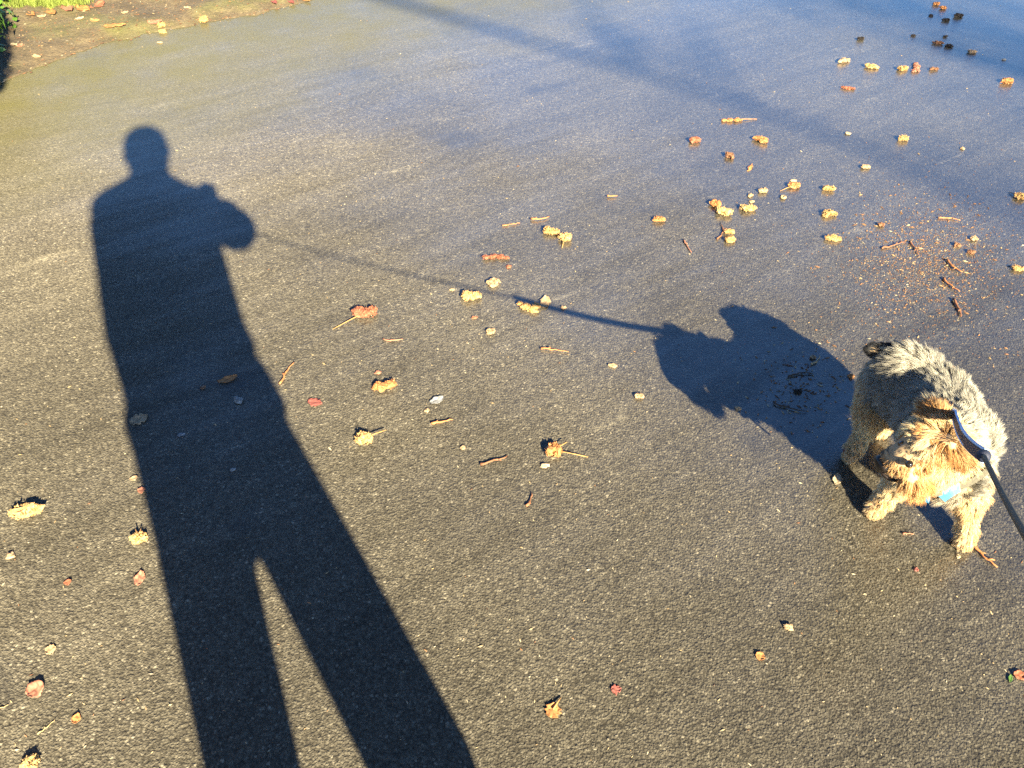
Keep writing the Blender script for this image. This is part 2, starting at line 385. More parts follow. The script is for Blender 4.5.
body = [
    (B(.136, -.44, 1.60), B(.136, -.43, 1.675), .064, .072), (B(.134, -.40, 1.60), B(.134, -.405, 1.635), .045, .05),
    (B(.132, -.345, 1.632), B(.133, -.37, 1.655), .012, .008),
    (B(.202, -.44, 1.63), B(.202, -.45, 1.65), .008, .011), (B(.070, -.44, 1.63), B(.070, -.45, 1.65), .008, .011),
    (B(.136, -.45, 1.46), B(.136, -.44, 1.58), .055, .052),
    (B(.19, -.45, 1.42), B(.08, -.45, 1.42), .07, .07), (B(.17, -.45, 1.3), B(.10, -.45, 1.3), .085, .085), (B(.16, -.45, 1.0), B(.08, -.45, 1.0), .085, .085), (B(.16, -.45, 1.1), B(.10, -.45, 1.25), .08, .085),
    (B(.25, -.45, 1.44), B(.254, -.47, 1.17), .045, .036), (B(.254, -.47, 1.17), B(.233, -.39, .97), .034, .025), (B(.233, -.39, .97), B(.223, -.36, .90), .027, .03),
    (B(.03, -.45, 1.44), B(-.052, -.22, 1.225), .045, .036), (B(-.052, -.22, 1.225), B(-.02, -.075, 1.222), .034, .024),
    (B(.19, -.45, .93), B(.15, -.43, .52), .08, .052), (B(.15, -.43, .52), B(.13, -.46, .09), .05, .036),
    (B(.04, -.45, .93), B(-.08, -.42, .5), .08, .052), (B(-.08, -.42, .5), B(-.12, -.46, .09), .05, .036),
] + hand
person = link('person', capsules_mesh('person', body, .005, 3), SKIN)
tag(person, 'person in a dark jacket standing behind the camera holding up a phone', 'person')
jk = [(B(.136, -.45, 1.535), B(.262, -.45, 1.484), .062, .060), (B(.136, -.45, 1.53), B(.045, -.45, 1.455), .060, .054), (B(.20, -.45, 1.42), B(.07, -.45, 1.42), .085, .085), (B(.185, -.45, 1.25), B(.085, -.45, 1.25), .10, .10), (B(.19, -.45, 1.08), B(.075, -.45, 1.08), .098, .10), (B(.19, -.45, 1.42), B(.19, -.45, 1.1), .09, .095), (B(.08, -.45, 1.42), B(.08, -.45, 1.1), .09, .095),
      (B(.18, -.45, .99), B(.06, -.45, .98), .105, .105),
      (B(.136, -.45, 1.46), B(.142, -.44, 1.56), .09, .062),
      (B(.255, -.45, 1.44), B(.256, -.47, 1.17), .07, .052), (B(.256, -.47, 1.17), B(.235, -.40, 1.0), .05, .04), (B(.235, -.40, 1.0), B(.225, -.37, .93), .042, .045),
      (B(.035, -.45, 1.445), B(-.057, -.22, 1.235), .062, .060), (B(-.055, -.22, 1.235), B(-.022, -.09, 1.224), .05, .036)]
link('jacket', capsules_mesh('jacket', jk, .008, 4), JACKET, person)
tr = [(B(.175, -.45, .96), B(.052, -.45, .96), .10, .103), (B(.176, -.45, .93), B(.147, -.43, .52), .09, .066), (B(.147, -.43, .52), B(.13, -.46, .09), .066, .062),
      (B(.045, -.45, .93), B(-.086, -.42, .5), .088, .074), (B(-.08, -.42, .5), B(-.125, -.46, .09), .078, .064)]
link('trousers', capsules_mesh('trousers', tr, .006, 2), TROUSER, person)
for l0 in (.13, -.125):
    link('shoe', capsules_mesh('shoe', [(B(l0, -.49, .045), B(l0 - .02, -.33, .035), .045, .034), (B(l0, -.48, .05), B(l0, -.46, .10), .045, .042)], .006, 3), SHOE, person)
link('hair', capsules_mesh('hair', [(B(.136, -.465, 1.655), B(.136, -.435, 1.672), .071, .070), (B(.136, -.48, 1.60), B(.136, -.475, 1.66), .055, .068)], .006, 3), HAIR, person)
for l0 in (.158, .108):
    bm = bmesh.new(); bmesh.ops.create_uvsphere(bm, u_segments=12, v_segments=8, radius=.011, matrix=Matrix.Translation(B(l0, -.368, 1.66)))
    link('eye', bm_mesh(bm, 'eye'), simple('eye_white', (.7, .7, .68), .2, .05), person)
bm = bmesh.new(); tube(bm, [B(.155, -.362, 1.598), B(.134, -.352, 1.596), B(.113, -.362, 1.598)], [.003, .006, .003], 6)
link('lips', bm_mesh(bm, 'lips'), simple('lip', (.45, .2, .17), .5, .1), person)
# phone held flat behind the view point
bm = bmesh.new()
bmesh.ops.create_cube(bm, size=1); bmesh.ops.scale(bm, vec=(.15, .072, .008), verts=bm.verts)
bmesh.ops.bevel(bm, geom=bm.edges, offset=.003, segments=3, affect='EDGES')
ph = link('phone', bm_mesh(bm, 'phone'), simple('phone_case', (.02, .02, .022), .4, .1))
ph.rotation_euler = cam.rotation_euler
bk = cam.rotation_euler.to_matrix() @ Vector((0, 0, 1)); ph.location = Vector((0, 0, H)) + bk * .010 + cam.rotation_euler.to_matrix() @ Vector((-.055, -.022, 0))
tag(ph, 'dark slim phone held out sideways by the photographer', 'phone')

# ------------------------------------------------------------------ the dog
DOG = {}
def J(px, py, z): return at(px, py, z)
rump, midb, shou = J(905, 383, .172), J(932, 404, .185), J(950, 440, .215)
chest = J(950, 470, .165)
head, skull = J(926, 447, .330), J(941, 440, .320)
muz, nose = J(906, 458, .312), J(891, 461, .294)
bones = [  # name, p0, p1, r0, r1
    ('back', rump, midb, .068, .069), ('back', midb, shou, .069, .070), ('chest', shou, chest, .064, .053),
    ('neck', shou, skull, .056, .042), ('head', skull, head, .040, .038), ('muzzle', head, muz, .034, .028), ('muzzle', muz, nose, .028, .020),
    ('beard', J(912, 476, .288), J(918, 487, .268), .020, .015),
    ('ear', J(937, 419, .355), J(928, 406, .350), .015, .009), ('ear', J(951, 443, .358), J(966, 459, .330), .016, .011),
    ('upper', J(966, 470, .165), J(970, 498, .095), .038, .024), ('leg', J(970, 498, .095), J(967, 528, .035), .023, .016), ('paw', J(967, 530, .03), J(964, 542, .014), .020, .017),
    ('upper', J(920, 470, .160), J(900, 480, .100), .038, .024), ('leg', J(900, 480, .100), J(883, 500, .035), .022, .016), ('paw', J(883, 500, .030), J(874, 510, .014), .020, .017),
    ('thigh', J(890, 386, .150), J(873, 412, .105), .053, .031), ('leg', J(874, 412, .105), J(864, 434, .058), .027, .017), ('leg', J(864, 434, .058), J(855, 448, .028), .016, .016), ('paw', J(854, 448, .026), J(850, 456, .014), .017, .015),
    ('thigh', J(912, 390, .130), J(896, 410, .085), .046, .03), ('leg', J(896, 410, .085), J(888, 422, .035), .024, .018), ('paw', J(888, 422, .03), J(880, 431, .014), .019, .016),
    ('tail', J(898, 356, .222), J(873, 350, .222), .022, .013), ('back', J(905, 372, .205), J(915, 376, .205), .050, .050), ('bib', chest, J(934, 466, .268), .040, .034),
]
SKIND = simple('dog_skin', (.36, .26, .16), .8, .2, 40, .2)
dog_me = capsules_mesh('dog', [b[1:] for b in bones], .0045, 5)
dog = link('dog', dog_me, SKIND)
tag(dog, 'small shaggy tan and grey terrier in a harness looking sideways on the asphalt', 'dog')

def fur(mesh, count, seed):
    r = np.random.default_rng(seed)
    mesh.calc_loop_triangles(); nv = len(mesh.vertices); nt_ = len(mesh.loop_triangles)
    co = np.empty(nv * 3, np.float32); mesh.vertices.foreach_get('co', co); co = co.reshape(-1, 3).astype(float)
    tri = np.empty(nt_ * 3, np.int32); mesh.loop_triangles.foreach_get('vertices', tri); tri = tri.reshape(-1, 3)
    a_, b_, c_ = co[tri[:, 0]], co[tri[:, 1]], co[tri[:, 2]]
    fn = np.cross(b_ - a_, c_ - a_); ar = np.linalg.norm(fn, axis=1); fn /= ar[:, None] + 1e-12
    vn = np.zeros_like(co)
    for k in range(3): np.add.at(vn, tri[:, k], fn * ar[:, None])
    vn /= np.linalg.norm(vn, axis=1)[:, None] + 1e-12
    ids = r.choice(nt_, count, p=ar / ar.sum()); u = r.random((count, 2)); fl = u.sum(1) > 1; u[fl] = 1 - u[fl]
    w = np.stack([1 - u.sum(1), u[:, 0], u[:, 1]], 1)
    P = (co[tri[ids]] * w[:, :, None]).sum(1); N = (vn[tri[ids]] * w[:, :, None]).sum(1); N /= np.linalg.norm(N, axis=1)[:, None]
    # nearest bone, measured from its skin
    best = np.full(count, 9.0); bi = np.zeros(count, int); par = np.zeros(count)
    for i, (nm, p0, p1, r0, r1) in enumerate(bones):
        p0, p1 = np.array(p0), np.array(p1); d = p1 - p0
        t = np.clip(((P - p0) @ d) / (d @ d), 0, 1); ds_ = np.abs(np.linalg.norm(P - p0 - t[:, None] * d, axis=1) - (r0 + (r1 - r0) * t))
        m = ds_ < best; best[m] = ds_[m]; bi[m] = i; par[m] = t[m]
    names = np.array([b[0] for b in bones])[bi]
    axis = np.array([np.array((Vector(b[2]) - Vector(b[1])).normalized()) for b in bones])[bi]
    L = np.full(count, .02); lift = np.full(count, .55); flow = axis.copy(); Cc = np.zeros((count, 3)); wd = np.full(count, .00072)
    down = np.array([0, 0, -1.0]); fwd = np.array(nose - skull) / np.linalg.norm(np.array(nose - skull))
    is_ = lambda *n: np.isin(names, n)
    tan = np.array([.68, .46, .23]); cream = np.array([.88, .75, .50]); rust = np.array([.60, .28, .09]); grey = np.array([.54, .52, .45]); dark = np.array([.10, .10, .105])
    # patch noise
    def fn3(p, s, k):
        q = p * s + k; return (np.sin(q[:, 0] * 1.0 + 1.7 * np.sin(q[:, 1])) + np.sin(q[:, 1] * 1.3 + 1.3 * np.sin(q[:, 2] * 1.1)) + np.sin(q[:, 2] * .9 + 1.9 * np.sin(q[:, 0] * 1.2))) / 3
    pn = fn3(P, 75, 2.0) * .6 + fn3(P, 170, 9.0) * .5
    k = is_('bib'); L[k] = .016; flow[k] = down; Cc[k] = cream * .75
    m = is_('back', 'neck', 'thigh', 'chest')
    g = np.clip(.68 + pn * .42 + r.normal(0, .12, count), 0, 1)[:, None]
    Cc[m] = (dark * (1 - g) + grey * g)[m]
    flow[m & is_('back', 'chest', 'neck')] = -axis[m & is_('back', 'chest', 'neck')] * .8 + down * .55
    k = is_('thigh'); flow[k] = down * .9 + axis[k] * .4
    L[is_('back')] = .025; L[is_('neck', 'chest')] = .027; lift[is_('back')] = .5; L[k] = .024
    # thighs and legs turn tan downwards; thigh tan starts higher, standing in for sunlight
    tz = np.clip((np.where(is_('thigh'), .205, .155) - P[:, 2]) / .07, 0, 1)[:, None]
    tanmix = np.clip(.45 + fn3(P, 60, 5.0)[:, None] * .5 + r.normal(0, .2, (count, 1)), 0, 1); tc = tan * (1 - tanmix) + cream * tanmix
    k = is_('thigh', 'chest'); Cc[k] = (Cc * (1 - tz) + tc * tz)[k]
    k = is_('leg', 'paw', 'upper'); Cc[k] = tc[k]; flow[k] = down * .8 + axis[k] * .3; L[k] = .014; lift[k] = .5
    k = is_('upper'); L[k] = .024; uz = np.clip((P[:, 2] - .15) / .04, 0, 1)[:, None]; Cc[k] = (tc * (1 - uz) + (dark * (1 - g) + grey * g) * uz)[k]
    k = is_('paw'); L[k] = .010; Cc[k] = (tc * .75 + tan * .1)[k]
    # head: hair parts along the crown and falls to both sides
    k = is_('head', 'ear', 'muzzle', 'beard'); side = np.cross(fwd, np.array([0, 0, 1.0])); side /= np.linalg.norm(side)
    sd_ = ((P - np.array(head)) @ side); fl_ = down * .75 + side * np.tanh((sd_ + .006) / .03)[:, None] * .6 + fwd * .38 + r.normal(0, .12, (count, 3))
    flow[k] = fl_[k]; L[k] = .026; lift[k] = .24; fr = ((P - np.array(head)) @ fwd); L = np.where(k & (fr > .005), L * np.clip(1 - (fr - .005) / .03, .35, 1), L)
    hm = np.clip(.5 + fn3(P, 95, 1.0) * .6 + r.normal(0, .2, count), 0, 1)[:, None]
    Cc[k] = (tan * (1 - hm) + cream * hm)[k]
    k = is_('ear'); L[k] = .028; lift[k] = .5; flow[k] = (axis * .6 + down * .4)[k]; Cc[k] = (rust * .75 + (tan - rust) * hm * .8)[k]; k2 = k & (par > .85); Cc[k2] = (cream * .9 + 0 * hm)[k2]
    k = is_('beard'); L[k] = .026; Cc[k] = (rust * (1 - hm) + tan * hm)[k]; flow[k] = down + fwd * -.2
    k = is_('muzzle'); near = (P - np.array(muz)) @ fwd; L[k] = .016
    flow[k] = (down * .9 + side * np.tanh(sd_ / .012)[:, None] * .5 - fwd * .3)[k]
    top = k & (N[:, 2] > .35) & (near > -.022); Cc[top] = (np.array([.24, .215, .17]) * (.7 + .6 * hm))[top]; L[top] = .009
    low = k & ~top; Cc[low] = (rust * (1 - hm) * .9 + tan * hm)[low]
    k = is_('tail'); Cc[k] = np.array([.035, .036, .042]); L[k] = .011
    keep = ~((np.linalg.norm(P - np.array(nose), axis=1) < .011) & is_('muzzle'))
    L *= np.clip((np.linalg.norm(P - np.array(nose), axis=1) - .002) / .034, .18, 1)
    for ep in EYES: L *= np.clip((np.linalg.norm(P - np.array(ep), axis=1) - .002) / .028, .2, 1)
    for ep in EYES: keep &= np.linalg.norm(P - np.array(ep), axis=1) > .0105
    keep &= np.linalg.norm(P - np.array(J(851, 453, .016)), axis=1) > .011
    keep &= P[:, 2] > .006
    for ep in EYES: de = np.clip(1 - (np.linalg.norm(P - np.array(ep), axis=1) - .009) / .008, 0, 1)[:, None]; Cc = Cc * (1 - de) + np.array([.10, .06, .035]) * de
    dn = np.clip(1 - (np.linalg.norm(P - np.array(nose), axis=1) - .018) / .008, 0, 1)[:, None]; Cc = Cc * (1 - dn * .7) + np.array([.10, .075, .055]) * dn * .7
    Cc *= r.normal(1, .13, (count, 1)).clip(.55, 1.45)
    L = L * r.uniform(.65, 1.2, count)
    P, N, flow, L, lift, Cc, wd = P[keep], N[keep], flow[keep], L[keep], lift[keep], Cc[keep].clip(.01, .85), wd[keep]; n = len(P)
    flow = flow - (flow * N).sum(1)[:, None] * N; flow /= np.linalg.norm(flow, axis=1)[:, None] + 1e-9
    cell = np.floor(P / .008).astype(int); _, inv = np.unique(cell, axis=0, return_inverse=True); inv = inv.ravel(); nc = inv.max() + 1
    cr_ = r.normal(0, .24, (nc, 3))[inv]; d0 = N * lift[:, None] + flow * .75 + cr_ + r.normal(0, .13, (n, 3)); d0 /= np.linalg.norm(d0, axis=1)[:, None]
    d1 = d0 * .5 + flow * .9 + down * .25 + cr_ * .5; d1 /= np.linalg.norm(d1, axis=1)[:, None]
    T = P + (d0 * .5 + d1 * .5) * L[:, None]; cnt = np.bincount(inv, minlength=nc)[:, None]
    ct = np.stack([np.bincount(inv, T[:, q], nc) for q in range(3)], 1) / cnt
    T = T * .68 + ct[inv] * .32; M = P + d0 * (L * .5)[:, None]; M = M * .85 + (.15 * (ct[inv] + P) / 2)
    ts = np.array([0, .5, 1.0]); C0 = P - N * .003
    cen = [(C0 * (1 - t) ** 2 + 2 * M * t * (1 - t) + T * t * t) for t in ts]
    for c in cen: c[:, 2] = np.maximum(c[:, 2], .0015)
    ww = [1.0, .8, .15]
    sdv = np.cross(d0, r.normal(size=(n, 3))); sdv /= np.linalg.norm(sdv, axis=1)[:, None]; ud = np.cross(d0, sdv)
    V = np.empty((n, 3, 3, 3))
    for j in range(3):
        for q in range(3):
            an = 2 * math.pi * q / 3; V[:, j, q] = cen[j] + (sdv * math.cos(an) + ud * math.sin(an)) * (wd * .5 * ww[j])[:, None]
    tmpl = [[j * 3 + q, j * 3 + (q + 1) % 3, (j + 1) * 3 + (q + 1) % 3, (j + 1) * 3 + q] for j in range(2) for q in range(3)]
    F = (np.array(tmpl).ravel()[None, :] + (np.arange(n) * 9)[:, None]).ravel()
    me = np_mesh('fur', V.reshape(-1, 3), F, 4)
    at_ = me.color_attributes.new('coat', 'FLOAT_COLOR', 'POINT')
    c4 = np.ones((n, 9, 4), np.float32); c4[:, :, :3] = Cc[:, None, :]; at_.data.foreach_set('color', c4.ravel())
    return me
EYES = [J(900, 444, .334), J(908, 465, .330)]
k = NT('dog_fur'); ca = k.n('ShaderNodeAttribute', attribute_name='coat'); k.l(ca.outputs['Color'], k.b.inputs['Base Color'])
k.b.inputs['Roughness'].default_value = .55; k.b.inputs['Specular IOR Level'].default_value = .25
trl = k.n('ShaderNodeBsdfTranslucent'); k.l(ca.outputs['Color'], trl.inputs[0]); mx = k.n('ShaderNodeMixShader'); mx.inputs[0].default_value = .22
out = k.t.nodes['Material Output']; k.l(k.b.outputs[0], mx.inputs[1]); k.l(trl.outputs[0], mx.inputs[2]); k.l(mx.outputs[0], out.inputs[0])
link('fur', fur(dog_me, 190000, 21), k.m, dog)
GLOSSB = simple('dog_eye', (.012, .009, .007), .08, .2, 20, .7)
for e in EYES:
    bm = bmesh.new(); bmesh.ops.create_uvsphere(bm, u_segments=16, v_segments=10, radius=.0060, matrix=Matrix.Translation(e + (head - e).normalized() * .003)); link('eye', bm_mesh(bm, 'eye'), GLOSSB, dog)
fwd_n = (nose - skull).normalized(); side_n = fwd_n.cross(Vector((0, 0, 1))).normalized(); NT_ = nose + fwd_n * .015
link('nose', capsules_mesh('nose', [(NT_ + side_n * .007 + Vector((0, 0, .003)), NT_ - side_n * .007 + Vector((0, 0, .003)), .0095, .0095), (NT_, NT_ + Vector((0, 0, -.010)), .009, .006), (nose, NT_, .012, .010)], .002, 3), simple('dog_nose', (.010, .008, .008), .35, .3, 200, .4), dog)
bm = bmesh.new(); mp = nose + fwd_n * .012 + Vector((0, 0, -.016)); tube(bm, catmull([mp + Vector((.030, .014, -.006)), mp + Vector((.01, .010, -.004)), mp, mp + Vector((.01, -.012, -.004)), mp + Vector((.03, -.018, -.006))], 4), .0028, 6)
link('mouth', bm_mesh(bm, 'mouth'), simple('mouth_skin', (.012, .008, .008), .5, .2), dog)
link('paw_pad', capsules_mesh('paw_pad', [(J(848, 452, .018), J(852, 455, .014), .0105, .0095), (J(854, 451, .020), J(855, 455, .014), .009, .008)], .002, 2), simple('pad', (.13, .045, .03), .6, .3, 90), dog)
def claws(px, py, dx, dy):
    bm = bmesh.new()
    for q in (-1.5, -.5, .5, 1.5):
        b0 = J(px + q * 6, py - abs(q) * 2, .012); tube(bm, [b0, b0 + Vector((0, -.008, -.003)), b0 + Vector((0, -.013, -.009))], [.0035, .003, .001], 5)
    link('claws', bm_mesh(bm, 'claws'), simple('claw', (.10, .06, .04), .4, .3), dog)
claws(965, 543, 0, 1); claws(875, 511, 0, 1)
# harness
def strap(name, pts, nrm_from, w, mat, parent, th=.0012):
    c = catmull(pts, 5); bm = bmesh.new()
    tube(bm, c, [(w / 2, th)] * len(c), 4, flat=[tuple((p - Vector(nrm_from)).normalized()) for p in c]); return link(name, bm_mesh(bm, name), mat, parent, smooth=False)
BLUE = simple('blue_webbing', (.06, .26, .46), .6, .25, 300, .3, .4); NAVY = simple('navy_webbing', (.018, .024, .05), .55, .3, 300, .35, .4); GREYW = simple('grey_webbing', (.085, .08, .062), .8, .3, 300, .2, .4)
cb = (shou + chest) / 2
hs = strap('harness', [J(953, 413, .308), J(974, 416, .288), J(988, 429, .262), J(996, 448, .225), J(992, 466, .19), J(981, 477, .178), J(966, 486, .170)], cb, .013, BLUE, dog)
h2 = strap('chest_strap', [J(988, 470, .215), J(972, 481, .225), J(954, 488, .232), J(938, 492, .235), J(926, 491, .23)], cb, .014, GREYW, hs)
h3 = strap('chest_strap', [J(959, 487, .243), J(951, 491, .240), J(941, 498, .222)], cb, .016, BLUE, hs)
h4 = strap('tag_strap', [J(927, 490, .22), J(928, 497, .205), J(927, 502, .19)], cb, .006, BLUE, hs)
bm = bmesh.new()
bmesh.ops.create_cube(bm, size=1); bmesh.ops.scale(bm, vec=(.020, .028, .010), verts=bm.verts); bmesh.ops.bevel(bm, geom=bm.edges, offset=.003, segments=2, affect='EDGES')
bmesh.ops.transform(bm, matrix=Matrix.Translation(J(951, 409, .330)) @ Matrix.Rotation(R(25), 4, 'Z') @ Matrix.Rotation(R(-20), 4, 'Y'), verts=bm.verts)
link('buckle', bm_mesh(bm, 'buckle'), simple('black_plastic', (.02, .021, .025), .35, .2, 60, .5), hs)

# ------------------------------------------------------------------ the leash
L0, L1, L2 = J(953, 411, .345), Vector((.476, .578, .632)), Vector((.078, -.050, 1.165))
lroot = empty('leash', L0); tag(lroot, 'thin dark leash cord with a navy tape end clipped to the dog harness', 'leash')
def under(o): o.parent = lroot; o.matrix_parent_inverse = Matrix.Translation(-L0); return o
side = Vector((.8, .35, -.25)).normalized()
tp = [L0.lerp(L1, t) + Vector((0, 0, -.012 * math.sin(math.pi * t))) for t in np.linspace(0.06, 1, 14)]
bm = bmesh.new(); tube(bm, tp, [(.0068, .0012)] * len(tp), 4, flat=[tuple(SUN)] * len(tp)); tape = under(link('tape', bm_mesh(bm, 'tape'), NAVY, None, smooth=False))
for sg in (-1, 1):
    bm = bmesh.new(); dd = (tp[-1] - tp[0]).normalized().cross(SUN).normalized() * sg * .0062
    tube(bm, [p + dd + SUN * .0004 for p in tp], [(.0010, .0016)] * len(tp), 4, flat=[tuple(SUN)] * len(tp))
    o = link('edge_stripe', bm_mesh(bm, 'edge_stripe'), simple('pale_blue_edge', (.35, .55, .85), .6, .2, 200), tape, smooth=False)
bm = bmesh.new(); cp = [L1.lerp(L2, t) + Vector((0, 0, -.01 * math.sin(math.pi * t))) for t in np.linspace(0, 1, 16)]
tube(bm, cp, .0026, 8); under(link('cord', bm_mesh(bm, 'cord'), simple('cord', (.05, .047, .04), .6, .4, 400, .3, .4), None))
bm = bmesh.new(); bmesh.ops.create_uvsphere(bm, u_segments=10, v_segments=8, radius=.007, matrix=Matrix.Translation(L1)); under(link('knot', bm_mesh(bm, 'knot'), NAVY, None))
METAL = simple('clip_metal', (.55, .56, .58), .25, .1, 50, .5, 0, 1.0)
bm = bmesh.new(); cd = (L1 - L0).normalized()
tube(bm, [L0 - cd * .012, L0 + cd * .01, L0 + cd * .03], [.004, .006, .004], 8)
rr = [L0 - cd * .012 + (cd * math.cos(t) + side * math.sin(t)) * .010 for t in np.linspace(0, 2 * math.pi, 15)]
tube(bm, rr, .0018, 6); under(link('clip', bm_mesh(bm, 'clip'), METAL, None))
bm = bmesh.new(); fc = B(-.035, -.125, 1.226); fa = (B(-.022, -.09, 1.224) - B(-.05, -.22, 1.235)).normalized(); f1 = fa.cross(Vector((0, 0, 1))).normalized(); f2 = f1.cross(fa)
lp = [fc + (f1 * math.cos(t) + f2 * math.sin(t)) * .048 for t in np.linspace(0, 2 * math.pi, 25)]
tube(bm, [L2, (L2 + lp[18]) / 2, lp[18]], .003, 6); tube(bm, lp, .006, 8); under(link('handle', bm_mesh(bm, 'handle'), NAVY, None))

# ------------------------------------------------------------------ litter on the drive
def lit_mat(name, col): return simple(name, (col[0] * .88, col[1] * .9, col[2] * 1.0), .75, .45, 220, .25)
CM = {'ochre': lit_mat('ochre_husk', (.38, .23, .085)), 'yellow': lit_mat('yellow_husk', (.44, .28, .11)), 'orange': lit_mat('orange_husk', (.37, .165, .058)),
      'rust': lit_mat('rust_husk', (.26, .095, .05)), 'brown': lit_mat('brown_husk', (.19, .095, .048)), 'tan': lit_mat('tan_husk', (.34, .235, .13)),
      'dark': lit_mat('shaded_husk', (.025, .02, .017)), 'pale': lit_mat('pale_husk', (.36, .28, .17)), 'pink': lit_mat('pink_leaf', (.32, .14, .085)),  # the near black husk holds the tree shade over the top right lumps
      'red': lit_mat('red_leaf', (.22, .07, .055)), 'grey': lit_mat('grey_stone', (.24, .235, .21)), 'white': lit_mat('white_chip', (.20, .205, .20)), 'green': lit_mat('green_leaf', (.07, .15, .03))}
TWIGM = {'ochre': simple('twig_ochre', (.32, .18, .07), .7, .4, 150), 'orange': simple('twig_orange', (.32, .135, .055), .7, .4, 150), 'brown': simple('twig_brown', (.19, .085, .045), .75, .4, 150), 'pink': simple('twig_pink', (.29, .13, .08), .7, .4, 150), 'pale': simple('twig_pale', (.34, .25, .13), .7, .3, 150), 'dark': simple('twig_dark', (.06, .045, .035), .7, .4, 150)}

def axis_on_ground(px, py, ln, ang, z=0.0):
    dx, dy = math.cos(R(ang)) * ln / 2, -math.sin(R(ang)) * ln / 2
    a_, b_ = at(px - dx, py - dy, z), at(px + dx, py + dy, z); d = b_ - a_
    return (a_ + b_) / 2, d.length, math.atan2(d.y, d.x)
def clump_mesh(Lx, Wy, Hz, seed, spiky=1.0):
    """a crumbly seed head: lumpy core and many ragged husks"""
    r = random.Random(seed); bm = bmesh.new()
    lobes = max(2, int(round(Lx / max(Wy, 1e-4) * 1.1)) + r.randrange(0, 3))
    ratio = Lx / max(Wy, 1e-4); spread = .8 if ratio > 1.6 else .42
    cen = [(Vector((-Lx * .14, 0, Hz * .4)), 1.0), (Vector((Lx * .14, 0, Hz * .36)), .95)]
    for i in range(lobes):
        f = (i + r.uniform(.1, .9)) / lobes - .5
        cen.append((Vector((f * Lx * spread, r.uniform(-.34, .34) * Wy, Hz * r.uniform(.25, .5))), r.uniform(.4, .9)))
    for c, s in cen:
        rx = min(Lx / 2, Lx / lobes * .7 + Wy * .14) * s; m = Matrix.Translation(c) @ Matrix.Diagonal((rx * .8, Wy * .40 * s, Hz * .42 * s, 1))
        v = bmesh.ops.create_icosphere(bm, subdivisions=2, radius=1, matrix=m)['verts']
        for q in v:
            q.co += (q.co - c) * .9 * mnoise.noise(q.co * (9 / max(Wy, .004)) * .35 + Vector((seed * 3.1, 0, 0)))
            q.co.z = max(q.co.z, .0005)
    for _ in range(int(230 * spiky) + lobes * 20):
        c, s = cen[r.randrange(len(cen))]; d = Vector((r.gauss(0, 1), r.gauss(0, 1), r.gauss(.25, .8))).normalized()
        rx = min(Lx / 2, Lx / lobes * .62 + Wy * .12) * s
        p = c + Vector((d.x * rx * .8, d.y * Wy * .42 * s, d.z * Hz * .44 * s)); ln = Wy * r.uniform(.07, .20); wd = ln * r.uniform(.4, 1.0)
        dd = (d + Vector((r.gauss(0, .6), r.gauss(0, .6), r.gauss(0, .5)))).normalized(); s1 = dd.cross(Vector((r.gauss(0, 1), r.gauss(0, 1), r.gauss(0, 1)))).normalized(); s2 = dd.cross(s1)
        vs_ = [p - s1 * wd * .5, p + s1 * wd * .5, p + s2 * wd * .6, p + dd * ln]
        for q in vs_: q.z = max(q.z, .0004)
        b_ = [bm.verts.new(q) for q in vs_]
        for f in ((0, 1, 3), (1, 2, 3), (2, 0, 3), (0, 2, 1)): bm.faces.new([b_[i] for i in f])
    return bm_mesh(bm, 'seed_clump')
def leaf_mesh(Lx, Wy, seed, curl=.5, lobed=False):
    r = random.Random(seed); nx, ny = 16, 8; V, F = [], []
    for i in range(nx + 1):
        t = i / nx; w = math.sin(math.pi * min(1, max(0, t * .94 + .04))) ** .7 * Wy / 2
        if lobed: w *= .72 + .48 * abs(math.sin(t * math.pi * 3.2 + .4))
        w *= 1 + .35 * mnoise.noise(Vector((t * 4, seed * 1.7, 0))) + .35 * mnoise.noise(Vector((t * 13, seed * 1.7, 3)))
        for j in range(ny + 1):
            s = j / ny * 2 - 1; x = (t - .5) * Lx; y = s * w
            z = curl * Wy * (.16 * s * s * (1 if s > 0 else .35) + .22 * (t - .45) ** 2 * 2) + Wy * .13 * mnoise.noise(Vector((t * 3, s * 2, seed))) + .002
            V.append((x, y, max(.001, z)))
    for i in range(nx):
        for j in range(ny): a_ = i * (ny + 1) + j; F.append((a_, a_ + ny + 1, a_ + ny + 2, a_ + 1))
    me = bpy.data.meshes.new('leaf'); me.from_pydata(V, [], F); bm = bmesh.new(); bm.from_mesh(me)
    bmesh.ops.solidify(bm, geom=bm.faces[:], thickness=.0005); bm.to_mesh(me); bm.free(); return me
def twig_mesh(Ln, rad, seed, bend=.1, fork=False):
    r = random.Random(seed); bm = bmesh.new(); pts = []
    for i in range(9):
        t = i / 8; pts.append(Vector(((t - .5) * Ln, bend * Ln * (4 * t * (1 - t)) + r.gauss(0, .022) * Ln, rad * 1.1 + abs(r.gauss(0, .25)) * rad)))
    tube(bm, pts, [rad * (1.0 - .6 * i / 8) * r.uniform(.65, 1.2) for i in range(9)], 6)
    if Ln > .03:
        q = pts[r.choice((2, 3, 5))]; sg = r.choice((-1, 1)); tube(bm, [q, q + Vector((Ln * .05, sg * Ln * .05, rad * .5)), q + Vector((Ln * .09, sg * Ln * .10, 0))], [rad * .6, rad * .45, rad * .2], 5)
    if fork:
        q = pts[5]; tube(bm, [q, q + Vector((Ln * .1, Ln * .09, rad)), q + Vector((Ln * .16, Ln * .17, rad * .6))], [rad * .7, rad * .55, rad * .3], 5)
    return bm_mesh(bm, 'twig')
